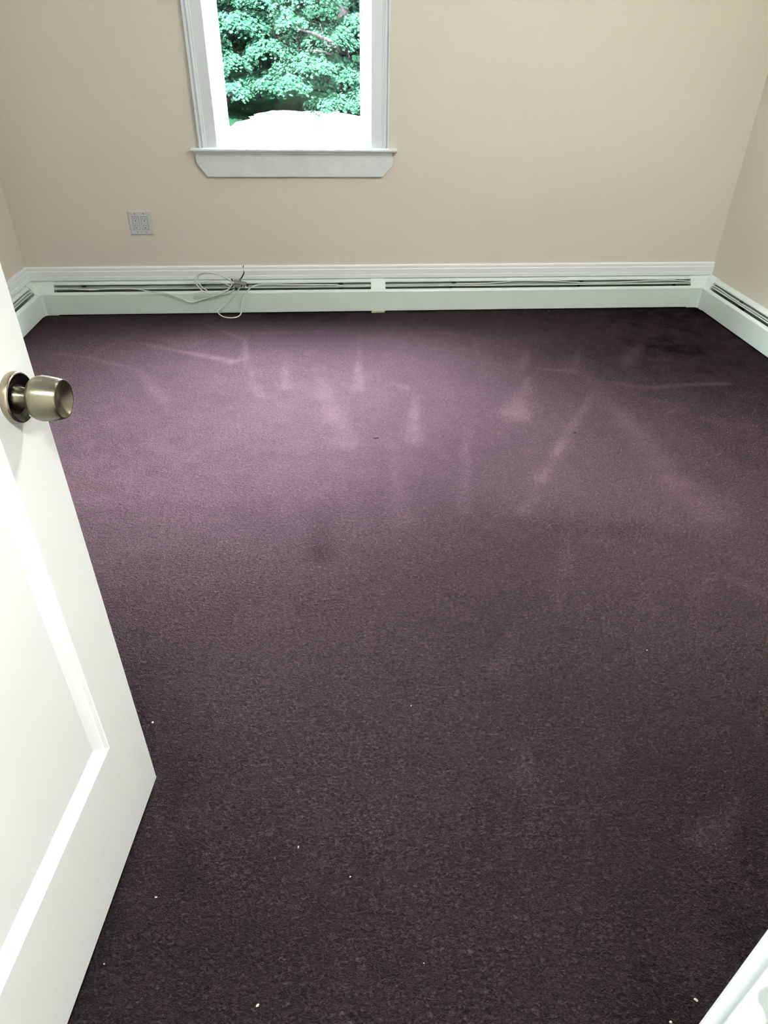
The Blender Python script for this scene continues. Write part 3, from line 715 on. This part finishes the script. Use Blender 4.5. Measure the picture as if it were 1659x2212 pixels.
tree(-3.75, 30.0, 8.0, [(1.65, -1.0, 3.3, 1.15), (0.35, -1.0, 3.6, 1.0), (2.65, -1.2, 2.7, 1.0), (1.15, -1.3, 2.6, 1.1), (-0.25, -1.2, 2.1, 1.0), (2.05, -1.5, 1.9, 1.0), (0.55, -1.6, 1.5, 0.9), (3.25, -1.7, 1.45, 1.0), (2.35, -2.0, 0.95, 1.0), (-0.45, -1.6, 1.0, 1.0), (0.65, -2.0, 0.75, 0.8), (3.55, -1.0, 3.4, 1.1), (4.05, -1.2, 2.2, 1.0), (-1.25, -1, 2.8, 1.1), (-1.45, -1.4, 1.3, 1.0), (1.15, 0.3, 4.8, 1.5), (2.75, 0.2, 4.9, 1.3), (-0.35, 0.3, 5, 1.3), (1.15, 0, 6.2, 1.5), (1.15, 0, 7.5, 1.1)],
     1500, .13, M_leaf, M_bark, 'maple with layered sunlit sprays at the left side of the window', .26, .01, None, [], 2)
for i, (x, y, h, sd) in enumerate(((-7.2, 31, 8, 3), (6.8, 31, 8.5, 4))):
    tree(x, y, h, blobs(24, 2.8, 2.2, 1.2, h, .9, 1.3, sd), 700, .16, M_leaf, M_bark, ['broad maple beyond the left window casing', 'broad maple beyond the right window casing'][i], .25, 0, None, [], sd)
lab = ['shaded tree in the back row, first from the left', 'shaded tree in the back row, second from the left', 'shaded tree in the back row behind the left maple', 'shaded tree in the back row between the two near maples', 'shaded tree in the back row behind the right maple', 'shaded tree in the back row, second from the right', 'shaded tree in the back row, first from the right']
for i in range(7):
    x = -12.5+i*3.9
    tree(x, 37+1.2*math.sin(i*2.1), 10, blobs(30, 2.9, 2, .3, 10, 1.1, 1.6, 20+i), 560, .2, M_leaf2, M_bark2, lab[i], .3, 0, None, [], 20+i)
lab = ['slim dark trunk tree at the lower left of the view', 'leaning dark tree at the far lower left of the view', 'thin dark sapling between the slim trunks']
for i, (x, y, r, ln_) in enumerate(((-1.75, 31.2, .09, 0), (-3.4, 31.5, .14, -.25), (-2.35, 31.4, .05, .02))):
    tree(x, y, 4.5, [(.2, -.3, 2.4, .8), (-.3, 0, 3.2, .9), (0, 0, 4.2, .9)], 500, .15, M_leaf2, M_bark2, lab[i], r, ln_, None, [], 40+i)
# low dark bank of grass under the maples on the left and right
def bank(name, cx, cy, rx, ry, h, m, label):
    bm = bmesh.new(); n = 40; rg = random.Random(int(cx*10)); rings = []
    for k in range(7):
        q = 1-k/6.5; rings.append([(rx*q*math.cos(2*PI*j/n)*(1+.05*rg.random()), ry*q*math.sin(2*PI*j/n), h*(1-q*q)+rg.uniform(-.03, .03)) for j in range(n)])
    loft(bm, rings); o = obj(name, bm, m, None, True); o.location = (cx, cy, GZ-.05); return tag(o, label, 'ground')
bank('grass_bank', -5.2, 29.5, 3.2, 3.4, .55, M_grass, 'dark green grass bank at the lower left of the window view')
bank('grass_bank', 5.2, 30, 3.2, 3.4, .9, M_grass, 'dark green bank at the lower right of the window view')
bank('stone_edging', -5.2, 25.4, 3.1, 1.8, .40, M_stone, 'pinkish stony strip in front of the left grass bank')

# shaded woodland floor rising behind the near trees
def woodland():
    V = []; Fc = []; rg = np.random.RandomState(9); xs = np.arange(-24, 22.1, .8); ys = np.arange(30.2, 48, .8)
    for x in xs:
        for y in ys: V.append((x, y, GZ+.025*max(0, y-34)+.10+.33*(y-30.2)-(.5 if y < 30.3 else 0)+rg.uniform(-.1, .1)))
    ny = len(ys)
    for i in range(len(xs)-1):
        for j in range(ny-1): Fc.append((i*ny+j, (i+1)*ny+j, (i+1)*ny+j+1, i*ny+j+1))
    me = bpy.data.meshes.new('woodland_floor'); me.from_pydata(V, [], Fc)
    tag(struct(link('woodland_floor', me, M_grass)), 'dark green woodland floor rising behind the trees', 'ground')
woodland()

# a few weeds in the gravel
def weed(x, y, r, label):
    rg = np.random.RandomState(int(abs(x*100))); n = 40; a = rg.uniform(0, 2*PI, n); q = r*np.sqrt(rg.uniform(0, 1, n))
    P = leaves(np.stack([q*np.cos(a), q*np.sin(a), rg.uniform(0, r, n)], 1), np.stack([np.cos(a)*.8, np.sin(a)*.8, np.ones(n)], 1), .07, rg)
    k = len(LEAF); me = bpy.data.meshes.new('weed'); me.from_pydata(P.tolist(), [], [list(range(i*k, i*k+k)) for i in range(n)])
    o = link('weed', me, M_leaf2); z = GZ+.27*math.exp(-((x+.7)/2.1)**4-((y-28)/5)**2); o.location = (x, y, z); tag(o, label, 'weed', None)
weed(-.62, 26.2, .12, 'small green weed in the white yard, left of the pair')
weed(.02, 26.0, .16, 'larger green weed at the right of the white yard')
weed(-.12, 27.6, .07, 'tiny weed behind the larger weed in the white yard')
